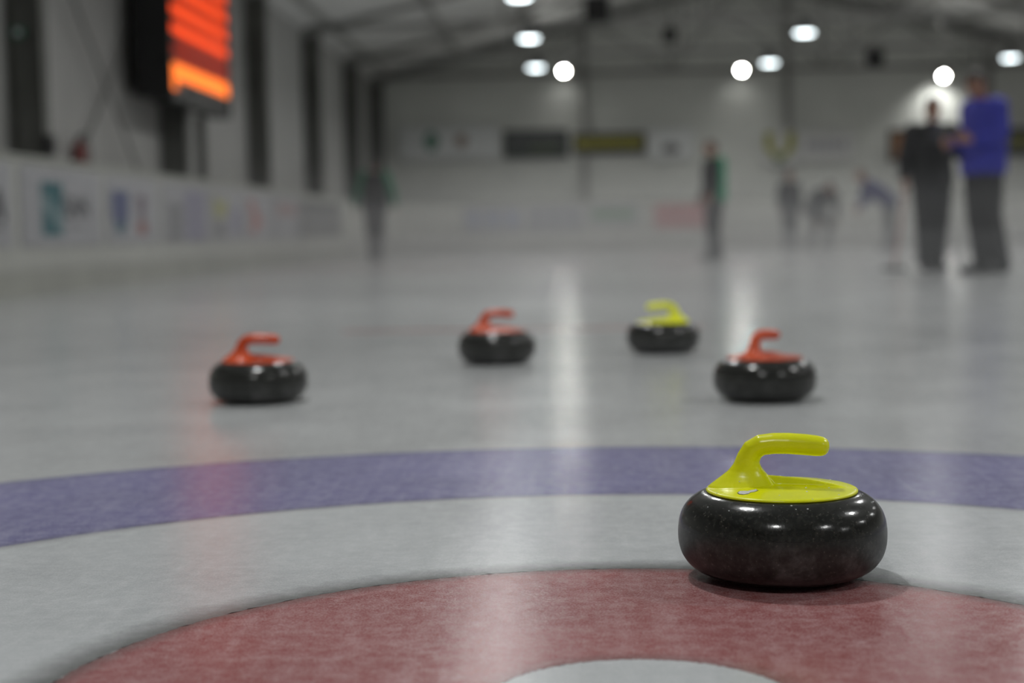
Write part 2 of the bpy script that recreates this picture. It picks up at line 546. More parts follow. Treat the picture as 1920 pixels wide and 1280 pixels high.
def truss(y, label):
    t = thing('roof_truss', label, 'truss', (0, y, 0), 0, 'roof trusses')
    x0, x1 = XL + .05, XR - .05
    zb = EAVE + .02
    MB().box(x0, x1, -.05, .05, zb - .06, zb + .06).build('bottom_chord', 'truss_steel', t)
    off = .26
    for s in (0, 1):
        a = (x0, 0, EAVE + (x0 - XL) * SLOPE - off + .1) if s == 0 else (x1, 0, EAVE + (XR - x1) * SLOPE - off + .1)
        MB().beam(a, (RIDGE_X, 0, RIDGE - off), .1, .13).build('top_chord', 'truss_steel', t)
    def top(x):
        return RIDGE - abs(x - RIDGE_X) * SLOPE - off
    n = 10
    xs = [x0 + (x1 - x0) * i / n for i in range(n + 1)]
    for i in range(1, n):
        if i % 2 == 0:
            MB().beam((xs[i], 0, zb), (xs[i], 0, top(xs[i])), .07, .07, (0, 1, 0)).build('web_post', 'truss_steel', t)
    for i in range(1, n):
        if i % 2 == 0:
            for j in (i - 1, i + 1):
                if 0 < j < n and top(xs[j]) - zb > .3:
                    MB().beam((xs[i], 0, zb), (xs[j], 0, top(xs[j])), .045, .045, (0, 1, 0)).build('web_diagonal', 'truss_steel', t)
    return t
tl = {22.2: 'dark steel roof truss ending behind the orange scoreboard', 28.2: 'dark roof truss whose rafter meets the first column right of the scoreboard',
      34.2: 'dark steel roof truss lowest chord crossing the top of the view, nearest fully seen', 40.2: 'dark steel roof truss behind the nearest seen one, middle of three',
      45.3: 'dark steel roof truss flat against the far wall above the banners'}
for y in TY:
    k = round(y, 1)
    if k in tl: truss(y, tl[k])

# end wall posts
for x, lb in ((.32, 'slim steel post on the far wall above the black and yellow banner'), (6.05, 'slim steel post on the far wall above the yellow V emblem'),
              (11.65, 'slim steel post on the far wall beside the man in blue')):
    zt = EAVE + (min(x - XL, XR - x)) * SLOPE - .1
    t = thing('wall_post', lb, 'post', (x, YE - .01, -.06), 0, 'posts on the far wall')
    MB().box(-.1, .1, -.03, 0, 0, zt).build('flange', 'purlin', t)
    MB().box(-.02, .02, -.16, -.03, 0, zt).build('web', 'purlin', t)
    MB().box(-.1, .1, -.19, -.16, 0, zt).build('flange', 'purlin', t)

# diagonal roof bracing between the two trusses, wall bracing between the first two columns
for (x0, y0, x1, y1, lb) in ((3.0, 34.2, 4.87, 40.2, 'dark diagonal roof brace left of the lamp, slanting down to the right'),
                             (7.6, 34.2, 9.3, 40.2, 'dark diagonal roof brace above the standing pair')):
    tag(MB().beam((x0, y0, EAVE + .16), (x1, y1, EAVE + .16), .08, .08).build('roof_brace', 'truss_steel'), lb, 'brace', 'roof braces')
t1 = MB().loft([(XL + .16, 16.3, 4.35), (XL + .16, 22.1, .02)], [.018, .018], 10).build('brace_rod', 'rod', smooth=True)
tag(t1, 'thin steel wall brace slanting down to the right beside the scoreboard', 'brace', 'wall braces')
t2 = MB().loft([(XL + .10, 16.3, .02), (XL + .10, 22.1, 4.35)], [.018, .018], 10).build('brace_rod', 'rod', smooth=True)
tag(t2, 'thin steel wall brace slanting up to the right behind the scoreboard', 'brace', 'wall braces')

# ---- rink boards along a path with rounded corners
RC = 1.8
boards = thing('rink_boards', 'low off-white rink boards running round the ice', 'boards', (0, 0, 0))
def board_seg(p, q, inner):
    """inner: unit normal pointing to the ice (2d); p->q along the ice face"""
    p, q, n = Vector((*p, 0)), Vector((*q, 0)), Vector((*inner, 0))
    d = (q - p).normalized()
    p, q = p + d * .004, q - d * .004
    for nm, t0, t1, z0, z1, mt in (('board_panel', .004, .06, .2, BH - .035, 'board'), ('kick_plate', -.008, .06, -.058, .195, 'kick'), ('cap_rail', -.02, .11, BH - .03, BH, 'cap')):
        vs = []
        for z in (z0, z1):
            for pt in (p, q):
                for tt in (t0, t1):
                    v = pt - n * tt
                    vs.append((v.x, v.y, z))
        MB().add(vs, [(0, 1, 3, 2), (4, 6, 7, 5), (0, 4, 5, 1), (2, 3, 7, 6), (0, 2, 6, 4), (1, 5, 7, 3)]).build(nm, mt, boards)
def straight(p, q, inner, n):
    for i in range(n):
        a = (p[0] + (q[0] - p[0]) * i / n, p[1] + (q[1] - p[1]) * i / n)
        b = (p[0] + (q[0] - p[0]) * (i + 1) / n, p[1] + (q[1] - p[1]) * (i + 1) / n)
        board_seg(a, b, inner)
straight((BX0, BY0), (BX0, BY1 - RC), (1, 0), 18)
for k in range(6):
    a0, a1 = PI - k * PI / 12, PI - (k + 1) * PI / 12
    c = (BX0 + RC, BY1 - RC)
    am = (a0 + a1) / 2
    board_seg((c[0] + RC * math.cos(a0), c[1] + RC * math.sin(a0)), (c[0] + RC * math.cos(a1), c[1] + RC * math.sin(a1)), (-math.cos(am), -math.sin(am)))
straight((BX0 + RC, BY1), (BX1, BY1), (0, -1), 7)
straight((BX1, BY1), (BX1, BY0), (-1, 0), 18)
straight((BX1, BY0), (BX0, BY0), (0, 1), 8)

# ---- advertising sheets on the left boards (face x = BX0, reading towards +y)
LX = BX0 + .004
def ad_left(y0, y1, label, z0=.40, z1=1.07, mat='vinyl'):
    t = thing('advert_sheet', label, 'advert', (LX, y0, 0), 0, 'advert sheets on the left boards')
    MB().box(0, .006, 0, y1 - y0, z0, z1).build('sheet', mat, t)
    t['y0'] = y0
    return t
def printed(t, polys, mat, name='logo', z_off=.0):
    """polys: list of polygons in (y, z) wall coordinates"""
    mb = MB()
    y0 = t['y0']
    for pl in polys:
        n = len(pl)
        mb.add([(x, y - y0, z) for x in (.006, .0085 + z_off) for y, z in pl],
               [tuple(range(n))[::-1], tuple(range(n, 2 * n))] + [(k, (k + 1) % n, n + (k + 1) % n, n + k) for k in range(n)])
    return mb.build(name, mat, t)
def ytext(t, body, yc, zc, size, wid, mat, bold=.004):
    me = text_mesh(body, size, bold)
    o = link('lettering', me, mat, t)
    xs = [v.co.x for v in me.vertices]
    k = wid / (max(xs) - min(xs))
    cx = (max(xs) + min(xs)) / 2
    zs = [v.co.y for v in me.vertices]
    cz = (max(zs) + min(zs)) / 2
    for v in me.vertices:
        x, y, z = v.co
        v.co = (.0085 + z, yc - t['y0'] + (x - cx) * k, zc + y - cz)
    return o
def ell(cy_, cz_, ry, rz, n=20, a0=0, a1=2 * PI):
    return [(cy_ + ry * math.cos(a0 + (a1 - a0) * i / n), cz_ + rz * math.sin(a0 + (a1 - a0) * i / n)) for i in range(n)]
def rect(y0, z0, y1, z1):
    return [(y0, z0), (y1, z0), (y1, z1), (y0, z1)]

dk = ink('charcoal', (0.03, 0.03, 0.03))
gy = ink('grey', (0.17, 0.17, 0.18))
te = ink('teal', (0.010, 0.11, 0.13))
te2 = ink('pale_teal', (0.16, 0.25, 0.27))
bl = ink('blue', (0.07, 0.085, 0.19))
tb = ink('teal_blue', (0.03, 0.10, 0.14))
pu = ink('plum', (0.13, 0.08, 0.12))
rd = ink('red', (0.25, 0.06, 0.05))
li = ink('lilac', (0.26, 0.25, 0.33))
ye = ink('pale_yellow', (0.36, 0.36, 0.13))
pk = ink('coral', (0.40, 0.16, 0.15))

t = ad_left(10.3, 12.62, 'white advert sheet with a black letter A at the left picture edge')
ytext(t, 'A', 12.3, .735, .36, .34, dk, .012)
printed(t, [rect(11.2, .53, 12.4, .57)], gy, 'text_line')
t = ad_left(12.82, 15.02, 'white advert sheet with a teal square logo and dark lettering')
printed(t, [rect(13.32, .485, 13.88, .945)], te)
printed(t, [[(13.32, .80), (13.42, .87), (13.62, .74), (13.80, .68), (13.88, .58), (13.88, .50), (13.74, .56), (13.58, .65), (13.42, .70), (13.32, .72)]], te2, 'logo_ribbon', .001)
ytext(t, 'SAN', 14.27, .745, .27, .70, dk, .004)
printed(t, [rect(13.95, .56, 14.5, .58)], gy, 'text_line')
t = ad_left(15.2, 17.12, 'white advert sheet with a blue shield and a small red figure')
printed(t, [[(15.36, .92), (15.36, .68), (15.48, .56), (15.66, .465), (15.84, .56), (15.96, .68), (15.96, .92)]], bl)
printed(t, [[(15.46, .62), (15.50, .54), (15.66, .47), (15.80, .54), (15.86, .62)]], tb, 'logo_tip', .001)
printed(t, [ell(16.45, .84, .14, .07), [(16.32, .78), (16.58, .78), (16.50, .62), (16.40, .62)]], pu, 'figure')
printed(t, [ell(16.45, .56, .17, .075)], rd, 'figure_base')
t = ad_left(17.3, 19.55, 'white advert sheet with dark stacked letters beside a lilac panel')
printed(t, [rect(18.3, .42, 19.3, .99)], li, 'lilac_panel')
for i in range(3):
    printed(t, [rect(17.56, .43 + i * .145, 18.16, .53 + i * .145)], gy, 'text_line')
t = ad_left(19.68, 21.55, 'white advert sheet with a pale yellow mark over a grey one')
printed(t, [[(19.85, .70), (20.45, .70), (20.5, .98), (20.15, .86), (19.8, .98)]], ye)
printed(t, [ell(20.15, .55, .28, .09)], gy, 'grey_mark')
printed(t, [rect(20.75, .5, 21.35, .82)], li, 'lilac_panel')
t = ad_left(21.65, 23.75, 'white advert sheet with a coral red running figure')
printed(t, [ell(22.15, .90, .2, .07), [(22.0, .84), (22.4, .84), (22.9, .64), (22.6, .60), (22.45, .70), (22.5, .5), (22.0, .5), (22.15, .7)]], pk, 'figure')
t = ad_left(23.85, 25.95, 'white advert sheet with small faded red print')
fr = ink('faded_red', (0.36, 0.24, 0.24))
for y0, y1 in ((24.1, 24.7), (24.85, 25.3), (25.4, 25.7)):
    printed(t, [rect(y0, .76, y1, .95)], fr, 'text_line')
t = ad_left(26.05, 30.6, 'long grey advert sheet at the far end of the left boards', .42, 1.04, ink('sheet_grey', (0.20, 0.20, 0.205)))
printed(t, [rect(26.4, .95, 30.2, 1.0)], dk, 'dark_stripe')

# ---- advert marks on the far boards (face y = BY1)
def ad_far(x0, x1, z0, z1, label, mat, kind):
    t = thing('advert_sheet', label, 'advert', (x0, BY1 - .004, z0), 0, 'adverts on the far boards')
    wv, hv = x1 - x0, z1 - z0
    MB().box(0, wv, -.006, 0, 0, hv).build('sheet', 'vinyl' if kind != 'block' else mat, t)
    if kind == 'marks':
        for k in range(3):
            mb = MB()
            c = wv * (k + .5) / 3
            pl = ell(c, hv * .5, wv * .11, hv * .3, 14)
            n = len(pl)
            mb.add([(x, y, z) for y in (-.006, -.009) for x, z in pl], [tuple(range(n)), tuple(range(n, 2 * n))[::-1]] + [(k2, n + k2, n + (k2 + 1) % n, (k2 + 1) % n) for k2 in range(n)])
            mb.build('logo', mat, t)
    elif kind == 'bar':
        MB().box(wv * .08, wv * .92, -.009, -.006, hv * .3, hv * .75).build('logo', mat, t)
    return t
ad_far(-2.55, -1.2, .45, 1.05, 'pale advert sheet with faint blue marks on far boards, right of green-sleeved person', ink('faint_blue', (0.28, 0.31, 0.40)), 'marks')
ad_far(-1.1, .2, .45, 1.05, 'pale advert sheet with faint grey marks on the far boards', ink('faint_grey', (0.27, 0.28, 0.30)), 'marks')
ad_far(-.1 + .4, 1.5, .55, 1.05, 'pale advert sheet with a faded green bar on the far boards', ink('faint_green', (0.20, 0.30, 0.20)), 'bar')
ad_far(1.85, 3.0, .48, 1.02, 'faded red advert sheet on the far boards beside the standing person', ink('faint_red', (0.42, 0.20, 0.20)), 'block')

# ---- banners on the far wall
def banner(x0, z0, x1, z1, label, mat):
    t = thing('wall_banner', label, 'banner', (x0, YE - .205, z0), 0, 'banners on the far wall')
    t['w'] = x1 - x0; t['h'] = z1 - z0
    MB().box(0, x1 - x0, -.02, 0, 0, z1 - z0).build('cloth', mat, t)
    for q in (.06, .94):
        MB().box((x1 - x0) * q - .02, (x1 - x0) * q + .02, 0, .204, (z1 - z0) - .08, (z1 - z0) - .04).build('bracket', 'purlin', t)
    return t
def bmark(t, pl, mat, name='emblem', dz=0.0):
    n = len(pl)
    MB().add([(x * t['w'], y, z * t['h']) for y in (-.02, -.024 - dz) for x, z in pl],
             [tuple(range(n)), tuple(range(n, 2 * n))[::-1]] + [(k, n + k, n + (k + 1) % n, (k + 1) % n) for k in range(n)]).build(name, mat, t)
def btext(t, body, xc, zc, hfrac, wfrac, mat):
    me = text_mesh(body, t['h'] * hfrac * 1.4, .004)
    xs = [v.co.x for v in me.vertices]; zs = [v.co.y for v in me.vertices]
    k = wfrac * t['w'] / (max(xs) - min(xs))
    for v in me.vertices:
        x, y, z = v.co
        v.co = (xc * t['w'] + (x - (max(xs) + min(xs)) / 2) * k, -.022 - z, zc * t['h'] + y - (max(zs) + min(zs)) / 2)
    link('lettering', me, mat, t)
bw = plain('banner_white', (0.88, 0.90, 0.90), 0.6, 0.03)
MAT['bwhite'] = bw
MAT['bwhite2'] = plain('banner_pale', (0.80, 0.80, 0.79), 0.6, 0.03)
t = banner(-4.93, 2.54, -2.1, 3.46, 'long white banner with a green emblem and an orange emblem on far wall', 'bwhite')
bmark(t, ell(.32, .55, .075, .3), ink('bgreen', (0.13, 0.30, 0.22)))
bmark(t, ell(.62, .55, .06, .22), ink('borange', (0.40, 0.30, 0.24)))
t = banner(-1.97, 2.53, -.14, 3.31, 'dark green banner with a pale print next to the white one', ink('dark_green', (0.035, 0.045, 0.038)))
for q in range(4):
    bmark(t, rect(.1 + q * .21, .58, .1 + q * .21 + .16, .82), ink('bgrey', (0.12, 0.12, 0.13)), 'text_mark')
bmark(t, rect(.4, .32, .85, .45), ink('olive_green', (0.08, 0.12, 0.03)), 'green_bar')
t = banner(0.0, 2.6, 2.04, 3.19, 'black banner with a broad yellow stripe on the far wall', ink('bblack', (0.03, 0.032, 0.025)))
bmark(t, rect(.03, .3, .96, .78), ink('byellow', (0.33, 0.30, 0.012)), 'yellow_stripe')
t = banner(2.11, 2.41, 3.39, 3.28, 'pale banner with a small grey mark right of the yellow stripe', 'bwhite')
bmark(t, ell(.5, .35, .2, .16), ink('bgrey2', (0.2, 0.2, 0.2)))
t = banner(5.35, 2.2, 6.28, 3.16, 'square pale banner with a yellow and green V emblem', 'bwhite2')
bmark(t, [(.05, .95), (.05, .5), (.35, .12), (.65, .12), (.95, .5), (.95, .95), (.68, .95), (.68, .5), (.5, .32), (.32, .5), (.32, .95)], ink('lime', (0.42, 0.42, 0.06)))
bmark(t, [(.25, .3), (.5, .02), (.75, .3), (.5, .2)], ink('bteal', (0.12, 0.24, 0.18)), 'emblem_tip', .003)
t = banner(6.33, 2.3, 7.9, 3.14, 'pale banner with a faint grey print beside the V emblem', 'bwhite2')
for q in range(5):
    bmark(t, rect(.14 + q * .15, .36, .14 + q * .15 + .11, .66), ink('bgrey3', (0.40, 0.40, 0.44)), 'text_mark')
t = banner(8.85, 2.25, 9.95, 3.14, 'dark framed orange sign on the far wall behind the man in black', ink('bdark', (0.05, 0.045, 0.035)))
bmark(t, rect(.12, .12, .6, .86), ink('orange_print', (0.32, 0.13, 0.035)), 'orange_panel')
t = banner(11.75, 2.35, 14.2, 3.12, 'dark green banner with a yellow stripe behind the man in blue', ink('bolive', (0.06, 0.065, 0.045)))
bmark(t, rect(.04, .35, .95, .68), ink('byellow2', (0.24, 0.23, 0.03)), 'yellow_stripe')

# ================================================================== LAMPS
def pendant(x, y, z, label):
    t = thing('ceiling_lamp', label, 'lamp', (x, y, z), 0, 'pendant lamps under the trusses')
    MB().lathe([(.10, .26), (.13, .25), (.16, .16), (.24, .06), (.27, .03), (.27, .0), (.255, .0), (.25, .03), (.14, .14), (.02, .15)], 28).build('housing', 'lamp_case', t, smooth=True)
    MB().lathe([(.01, -.03), (.09, -.028), (.15, -.02), (.185, -.006), (.19, .01), (.19, .03), (.01, .03)], 28).build('lens', 'lens', t, smooth=True)
    MB().loft([(0, 0, .24), (0, 0, EAVE - z + .02)], [.008, .008], 8).build('hanger', 'black', t)
    MB().box(-.02, .02, -.02, .22, EAVE - z - .02, EAVE - z + .02).build('hanger_arm', 'black', t)
    ld = bpy.data.lights.new('lamp_light', 'AREA')
    ld.shape = 'DISK'
    ld.size = .3
    ld.energy = LAMP_W
    ld.color = (1.0, 1.0, 0.985)
    ld.spread = math.radians(160)
    lo = bpy.data.objects.new('lamp_light', ld)
    COL.objects.link(lo)
    lo.parent = t
    lo.location = (0, 0, -.045)
    return t
LZ = 4.5
lab = {(0, 28.2): 'pendant lamp cut off by the top picture edge', (0, 34.2): 'pale round pendant lamp, upper of the left pair',
       (0, 40.2): 'pale pendant lamp just left of the blinding flood light', (1, 34.2): 'pale pendant lamp on the second row, high right of centre',
       (1, 40.2): 'pale pendant lamp just right of the middle flood light', (2, 40.2): 'pale pendant lamp at upper right, above the man in blue'}
for r, x in enumerate((-.9, 4.87, 10.75)):
    for i in range(8):
        y = round(-1.8 + 6.0 * i, 1)
        pendant(x, y - .27, LZ, lab.get((r, y), 'pendant lamp of the rows over the near ice'))

def flood(x, z, label, watts):
    t = thing('flood_light', label, 'flood light', (x, 44.85, z), 0, 'flood lights on the far wall')
    tilt = Matrix.Rotation(math.radians(28), 3, 'X')     # lens looks towards the ice (-y), tipped down
    def tm(mb): mb.v = [tuple(tilt @ Vector(v)) for v in mb.v]; return mb
    tm(MB().box(-.16, .16, -.02, .12, -.13, .13)).build('housing', 'lamp_case', t, bevel=.02)
    mb = MB()
    n = 24
    pl = [(.075 * math.cos(2 * PI * k / n), .07 * math.sin(2 * PI * k / n)) for k in range(n)]
    mb.add([(a, y, b) for y in (-.02, -.032) for a, b in pl], [tuple(range(n)), tuple(range(n, 2 * n))[::-1]] + [(k, n + k, n + (k + 1) % n, (k + 1) % n) for k in range(n)])
    tm(mb).build('lens', 'flood', t)
    MB().box(-.03, .03, .08, .76, -.03, .03).build('bracket', 'steel', t)
    ld = bpy.data.lights.new('wall_wash', 'SPOT')
    ld.energy = watts
    ld.spot_size = math.radians(125)
    ld.spot_blend = .9
    ld.shadow_soft_size = .15
    ld.color = (1, 1, .96)
    lo = bpy.data.objects.new('wall_wash', ld)
    COL.objects.link(lo)
    lo.parent = t
    lo.location = (0, .12, -.22)
    lo.rotation_euler = (math.radians(35), 0, 0)
    return t
flood(-.235, 4.9, 'blinding white flood light, left of the three on the far wall', 4)
flood(4.70, 4.83, 'blinding white flood light in the middle of the far wall', 4)
flood(10.25, 4.55, 'bright flood light above the head of the man in black', 42)

# dark boxes hanging in the trusses
def speaker(x, y, z, s, label):
    t = thing('hanging_speaker', label, 'speaker', (x, y, z), 0, 'dark boxes hanging in the roof')
    MB().box(-s, s, -s * .8, s * .8, -s, s).build('cabinet', 'black', t, bevel=.02)
    MB().box(-s * .85, s * .85, -s * .8 - .015, -s * .8, -s * .85, s * .85).build('grille', 'black', t)
    if z > 5: MB().box(-.03, .03, s * .8, .28, -.22, -.16).build('arm', 'steel', t)
    else: MB().box(-.03, .03, -.03, .03, s, max(s + .1, EAVE - z - .05)).build('hanger', 'steel', t)
speaker(.53, 33.86, 5.07, .26, 'dark box speaker hanging in the roof at the top centre')
speaker(2.07, 34.2, 4.55, .14, 'small dark box under the roof beam left of the lamps')
speaker(7.47, 40.2, 4.58, .22, 'dark box hanging under the far roof beam left of the pair')

# ================================================================== SCOREBOARD
SB = thing('led_scoreboard', 'dark scoreboard with glowing orange LED rows on the left wall', 'scoreboard', (-5.1, 20.3, 2.2))
SL, SH, SD = 3.5, 2.15, .6
MB().box(-.24, -.03, 0, SL, 0, SH).build('case', 'black', SB, bevel=.02)
MB().box(-.50, -.24, 0, 1.7, .06, SH).build('rear_housing', 'black', SB, bevel=.02)
for nm, a in (('bezel', (-.03, .0, 0, SL, 0, .07)), ('bezel', (-.03, .0, 0, SL, SH - .07, SH)), ('bezel', (-.03, .0, 0, .06, .07, SH - .07)), ('bezel', (-.03, .0, SL - .06, SL, .07, SH - .07))):
    MB().box(*a).build(nm, 'black', SB)
def led_row(z0, z1, y0, y1, mat, pitch=.075, gap=.012, nm='led_row'):
    mb = MB()
    n = int((y1 - y0) / pitch)
    for i in range(n):
        a = y0 + (y1 - y0) * i / n
        mb.box(-.03, -.012, a, a + (y1 - y0) / n - gap, z0, z1)
    mb.build(nm, mat, SB)
zrow = [2.53, 2.82, 3.09, 3.34, 3.60, 3.86, 4.10]
for i, z in enumerate(zrow):
    z -= 2.2
    if i == 0:
        led_row(z - .02, z + .17, .08, SL - .1, 'led_hi')
        led_row(z - .17, z - .02, .08, .34, 'led_hi')
    else:
        led_row(z, z + .12, .09 if i % 2 else .12, SL - .1, 'led_mid' if i != 1 else 'led_lo')
    if i < 6:
        led_row(z + (.185 if i == 0 else .135), zrow[i + 1] - 2.2 - .015, .36 + .08 * (i % 2), SL - .16 - .05 * (i % 3), 'led_lo')
MB().box(-.33, -.21, 2.62, 2.76, -2.26, 0).build('support_post', 'steel', SB)
MB().box(-.62, -.50, .4, .55, .3, 1.6).build('wall_bracket', 'steel', SB)
MB().box(-.62, -.24, 2.9, 3.05, 1.2, 1.35).build('wall_bracket', 'steel', SB)

# fire extinguisher behind the boards, socket box and green sign on the first column
fe = thing('fire_extinguisher', 'red fire extinguisher hanging on the left wall above the boards', 'extinguisher', (XL + .1, 18.15, 1.08))
MB().lathe([(.02, 0), (.07, .005), (.08, .03), (.08, .40), (.06, .46), (.03, .49), (.02, .5)], 24).build('bottle', 'red_paint', fe, smooth=True)
MB().lathe([(.025, .49), (.03, .5), (.03, .54), (.015, .55)], 16).build('valve', 'black', fe, smooth=True)
MB().beam((0, 0, .55), (.12, 0, .58), .03, .02).build('lever', 'black', fe)
MB().loft([(.03, 0, .52), (.1, .02, .45), (.11, .02, .3), (.1, .02, .2)], [.012] * 4, 8).build('hose', 'black', fe, smooth=True)
MB().box(-.1, -.07, -.04, .04, .2, .3).build('wall_bracket', 'black', fe)
sb = thing('socket_box', 'small black socket box on the nearest left column', 'socket box', (XL + .345, 16.2, 1.32))
MB().box(0, .09, -.1, .1, 0, .2).build('case', 'black', sb, bevel=.01)
MB().box(.09, .1, -.06, .06, .04, .16).build('cover', 'black', sb)
gs = thing('green_sign', 'small green sign high on the nearest left column', 'sign', (XL + .15, 16.09, 2.5))
MB().box(-.07, .07, -.012, 0, 0, .1).build('plate', 'green_sign', gs)
MB().box(-.03, .03, -.015, -.012, .02, .08).build('pictogram', 'bwhite', gs)

# ================================================================== CURLING STONES
PROF = [(0.0005, .004), (.058, .004), (.064, .0006), (.070, .0), (.083, .0015), (.101, .0062), (.118, .0150), (.1292, .0285), (.1342, .0425), (.1356, .0555),
        (.1353, .067), (.1333, .079), (.1283, .0908), (.1198, .1010), (.109, .1085), (.097, .1128), (.080, .114), (0.0005, .114)]
def smooth_prof(p, k=4):
    out = []
    for i in range(len(p) - 1):
        p0, p1, p2, p3 = p[max(i - 1, 0)], p[i], p[i + 1], p[min(i + 2, len(p) - 1)]
        for j in range(k):
            t = j / k
            out.append(tuple(.5 * (2 * b + (c - a) * t + (2 * a - 5 * b + 4 * c - d) * t * t + (3 * b - a - 3 * c + d) * t ** 3) for a, b, c, d in zip(p0, p1, p2, p3)))
    out.append(p[-1])
    return [(max(r, .0004), max(z, 0)) for r, z in out]
body_me = MB().lathe(smooth_prof(PROF), 96).mesh('granite_body')
for p in body_me.polygons: p.use_smooth = True
body_me.materials.append(MAT['granite'])

def handle_mesh():
    mb = MB()
    RP = .0985
    # plate: shallow dome with a spine that is steep towards the front (-y) and eases off at the back
    def hz(x, y):
        r = math.hypot(x, y) / RP
        z = .1165 + .0045 * (1 - r * r)
        if x > -.06:
            k = max(0.0, min(1.0, (.086 - x) / .10)) ** .7
            yc = -.004
            d = y - yc
            sh = max(0.0, 1 + d / .0016) if d < 0 else max(0.0, 1 - d / .075)
            sh = sh * sh * (3 - 2 * sh) if d < 0 else sh
            z += .013 * k * sh * max(0.0, 1 - r ** 6)
        return z
    nr, na = 60, 220
    top, vs, fs = [], [(0, 0, hz(0, 0))], []
    for i in range(1, nr + 1):
        r = RP * i / nr
        e = 0 if i < nr else -.0012
        for j in range(na):
            a = 2 * PI * j / na
            vs.append((r * math.cos(a), r * math.sin(a), hz(r * math.cos(a), r * math.sin(a)) + e))
    for j in range(na):
        fs.append((0, 1 + j, 1 + (j + 1) % na))
    for i in range(nr - 1):
        for j in range(na):
            k = (j + 1) % na
            fs.append((1 + i * na + j, 1 + (i + 1) * na + j, 1 + (i + 1) * na + k, 1 + i * na + k))
    b = len(vs)
    for r, z in ((RP + .0006, .1135), (RP - .001, .1125), (RP - .004, .1120)):
        vs += [(r * math.cos(2 * PI * j / na), r * math.sin(2 * PI * j / na), z) for j in range(na)]
    prev = 1 + (nr - 1) * na
    for q in range(3):
        for j in range(na):
            k = (j + 1) % na
            fs.append((prev + j, b + q * na + j, b + q * na + k, prev + k))
        prev = b + q * na
    fs.append(tuple(prev + j for j in reversed(range(na))))
    mb.add(vs, fs)
    # goose neck and grip
    pts = [(-.0500, 0, .112), (-.0500, 0, .1195), (-.0485, 0, .1262), (-.0470, 0, .1330), (-.0458, 0, .1395), (-.0445, 0, .1470), (-.0425, 0, .1560), (-.0368, 0, .1665), (-.0265, 0, .1730),
           (-.010, 0, .1752), (.010, 0, .1752), (.030, 0, .1738), (.045, 0, .1722), (.053, 0, .1712), (.0580, 0, .1706), (.0608, 0, .1703), (.0620, 0, .1702)]
    rad = [(.047, .030), (.0445, .027), (.0375, .0215), (.0300, .0172), (.0232, .0146), (.0178, .0134), (.0154, .0130), (.0146, .0132), (.0140, .0138),
           (.0138, .0145), (.0139, .0150), (.0139, .0150), (.0136, .0146), (.0126, .0134), (.0103, .0110), (.0068, .0075), (.002, .002)]
    pts = [Vector(p) for p in pts]
    rs = []
    for i, p in enumerate(pts):
        d = (pts[min(i + 1, len(pts) - 1)] - pts[max(i - 1, 0)]).normalized() if i > 4 else Vector((0, 0, 1))
        if i == 5: d = (d + Vector((0, 0, 2))).normalized()
        s = Vector((0, 1, 0)).cross(d).normalized()
        rs.append([p + s * rad[i][0] * math.cos(t) + Vector((0, 1, 0)) * rad[i][1] * math.sin(t) for t in (2 * PI * k / 40 for k in range(40))])
    mb.rings(rs)
    return mb
hnd = solid('handle', handle_mesh(), 'yellow', None, .0013, 2)
HME = hnd.data
bpy.data.objects.remove(hnd)
HB = BVHTree.FromPolygons([v.co.copy() for v in HME.vertices], [tuple(p.vertices) for p in HME.polygons])
HMO = HME.copy()
HMO.name = 'handle_orange'
HMO.materials.clear()
HMO.materials.append(MAT['orange'])
BB = BVHTree.FromPolygons([v.co.copy() for v in body_me.vertices], [tuple(p.vertices) for p in body_me.polygons])

def stone(loc, rz, colour, label, z=.0008):
    t = thing('curling_stone', label, 'curling stone', (loc[0], loc[1], z), rz, 'curling stones on the ice')
    o = link('granite_body', body_me, None, t)
    h = link('handle', HME if colour == 'yellow' else HMO, None, t)
    h['label'] = colour + ' plastic handle and plate'
    return t, h
HEAD = math.degrees(YAW)
S0, H0 = stone((.267, 2.085), math.radians(-6), 'yellow', 'sharp dark granite curling stone with a yellow handle in the foreground')
stone((-.879, 4.356), math.radians(8), 'orange', 'blurred curling stone with an orange handle, leftmost on the ice')
stone((-.276, 5.544), math.radians(2), 'orange', 'blurred orange-handled curling stone in the middle, left of the lamp reflection', 0)
stone((.325, 5.939), math.radians(172), 'yellow', 'far blurred curling stone with a yellow handle', 0)
stone((.500, 4.239), math.radians(48), 'orange', 'blurred orange-handled curling stone right behind the sharp yellow one', 0)
for o in bpy.data.objects:
    if o.get('category') == 'curling stone' and o.location.y > 3: o.location.z = 0.0

# chipped paint on the plate of the foreground stone
def drop(x, y, tree=None):
    hit = (tree or HB).ray_cast(Vector((x, y, .3)), Vector((0, 0, -1)))
    return hit[0].z if hit[0] else .118
chip = [(-.0135, -.001), (-.011, .004), (-.005, .0045), (-.001, .003), (.004, .0065), (.010, .0075), (.0128, .0045), (.009, .0005), (.003, -.0015), (.0005, -.0055), (-.006, -.0075), (-.011, -.006)]
cc = (-.0435, -.0520)
for nm, k, dz, mt in (('chip_rim', 1.1, .0003, 'chip_edge'), ('paint_chip', 1.0, .0006, 'chip')):
    ps = [(cc[0] + a * .95 * k, cc[1] + b * 1.75 * k) for a, b in chip]
    n = len(ps)
    top = [(a, b, drop(a, b) + dz) for a, b in ps]
    MB().add(top + [(a, b, c - .001) for a, b, c in top], [tuple(range(n))[::-1], tuple(range(n, 2 * n))] + [(q, (q + 1) % n, n + (q + 1) % n, n + q) for q in range(n)]).build(nm, mt, H0)
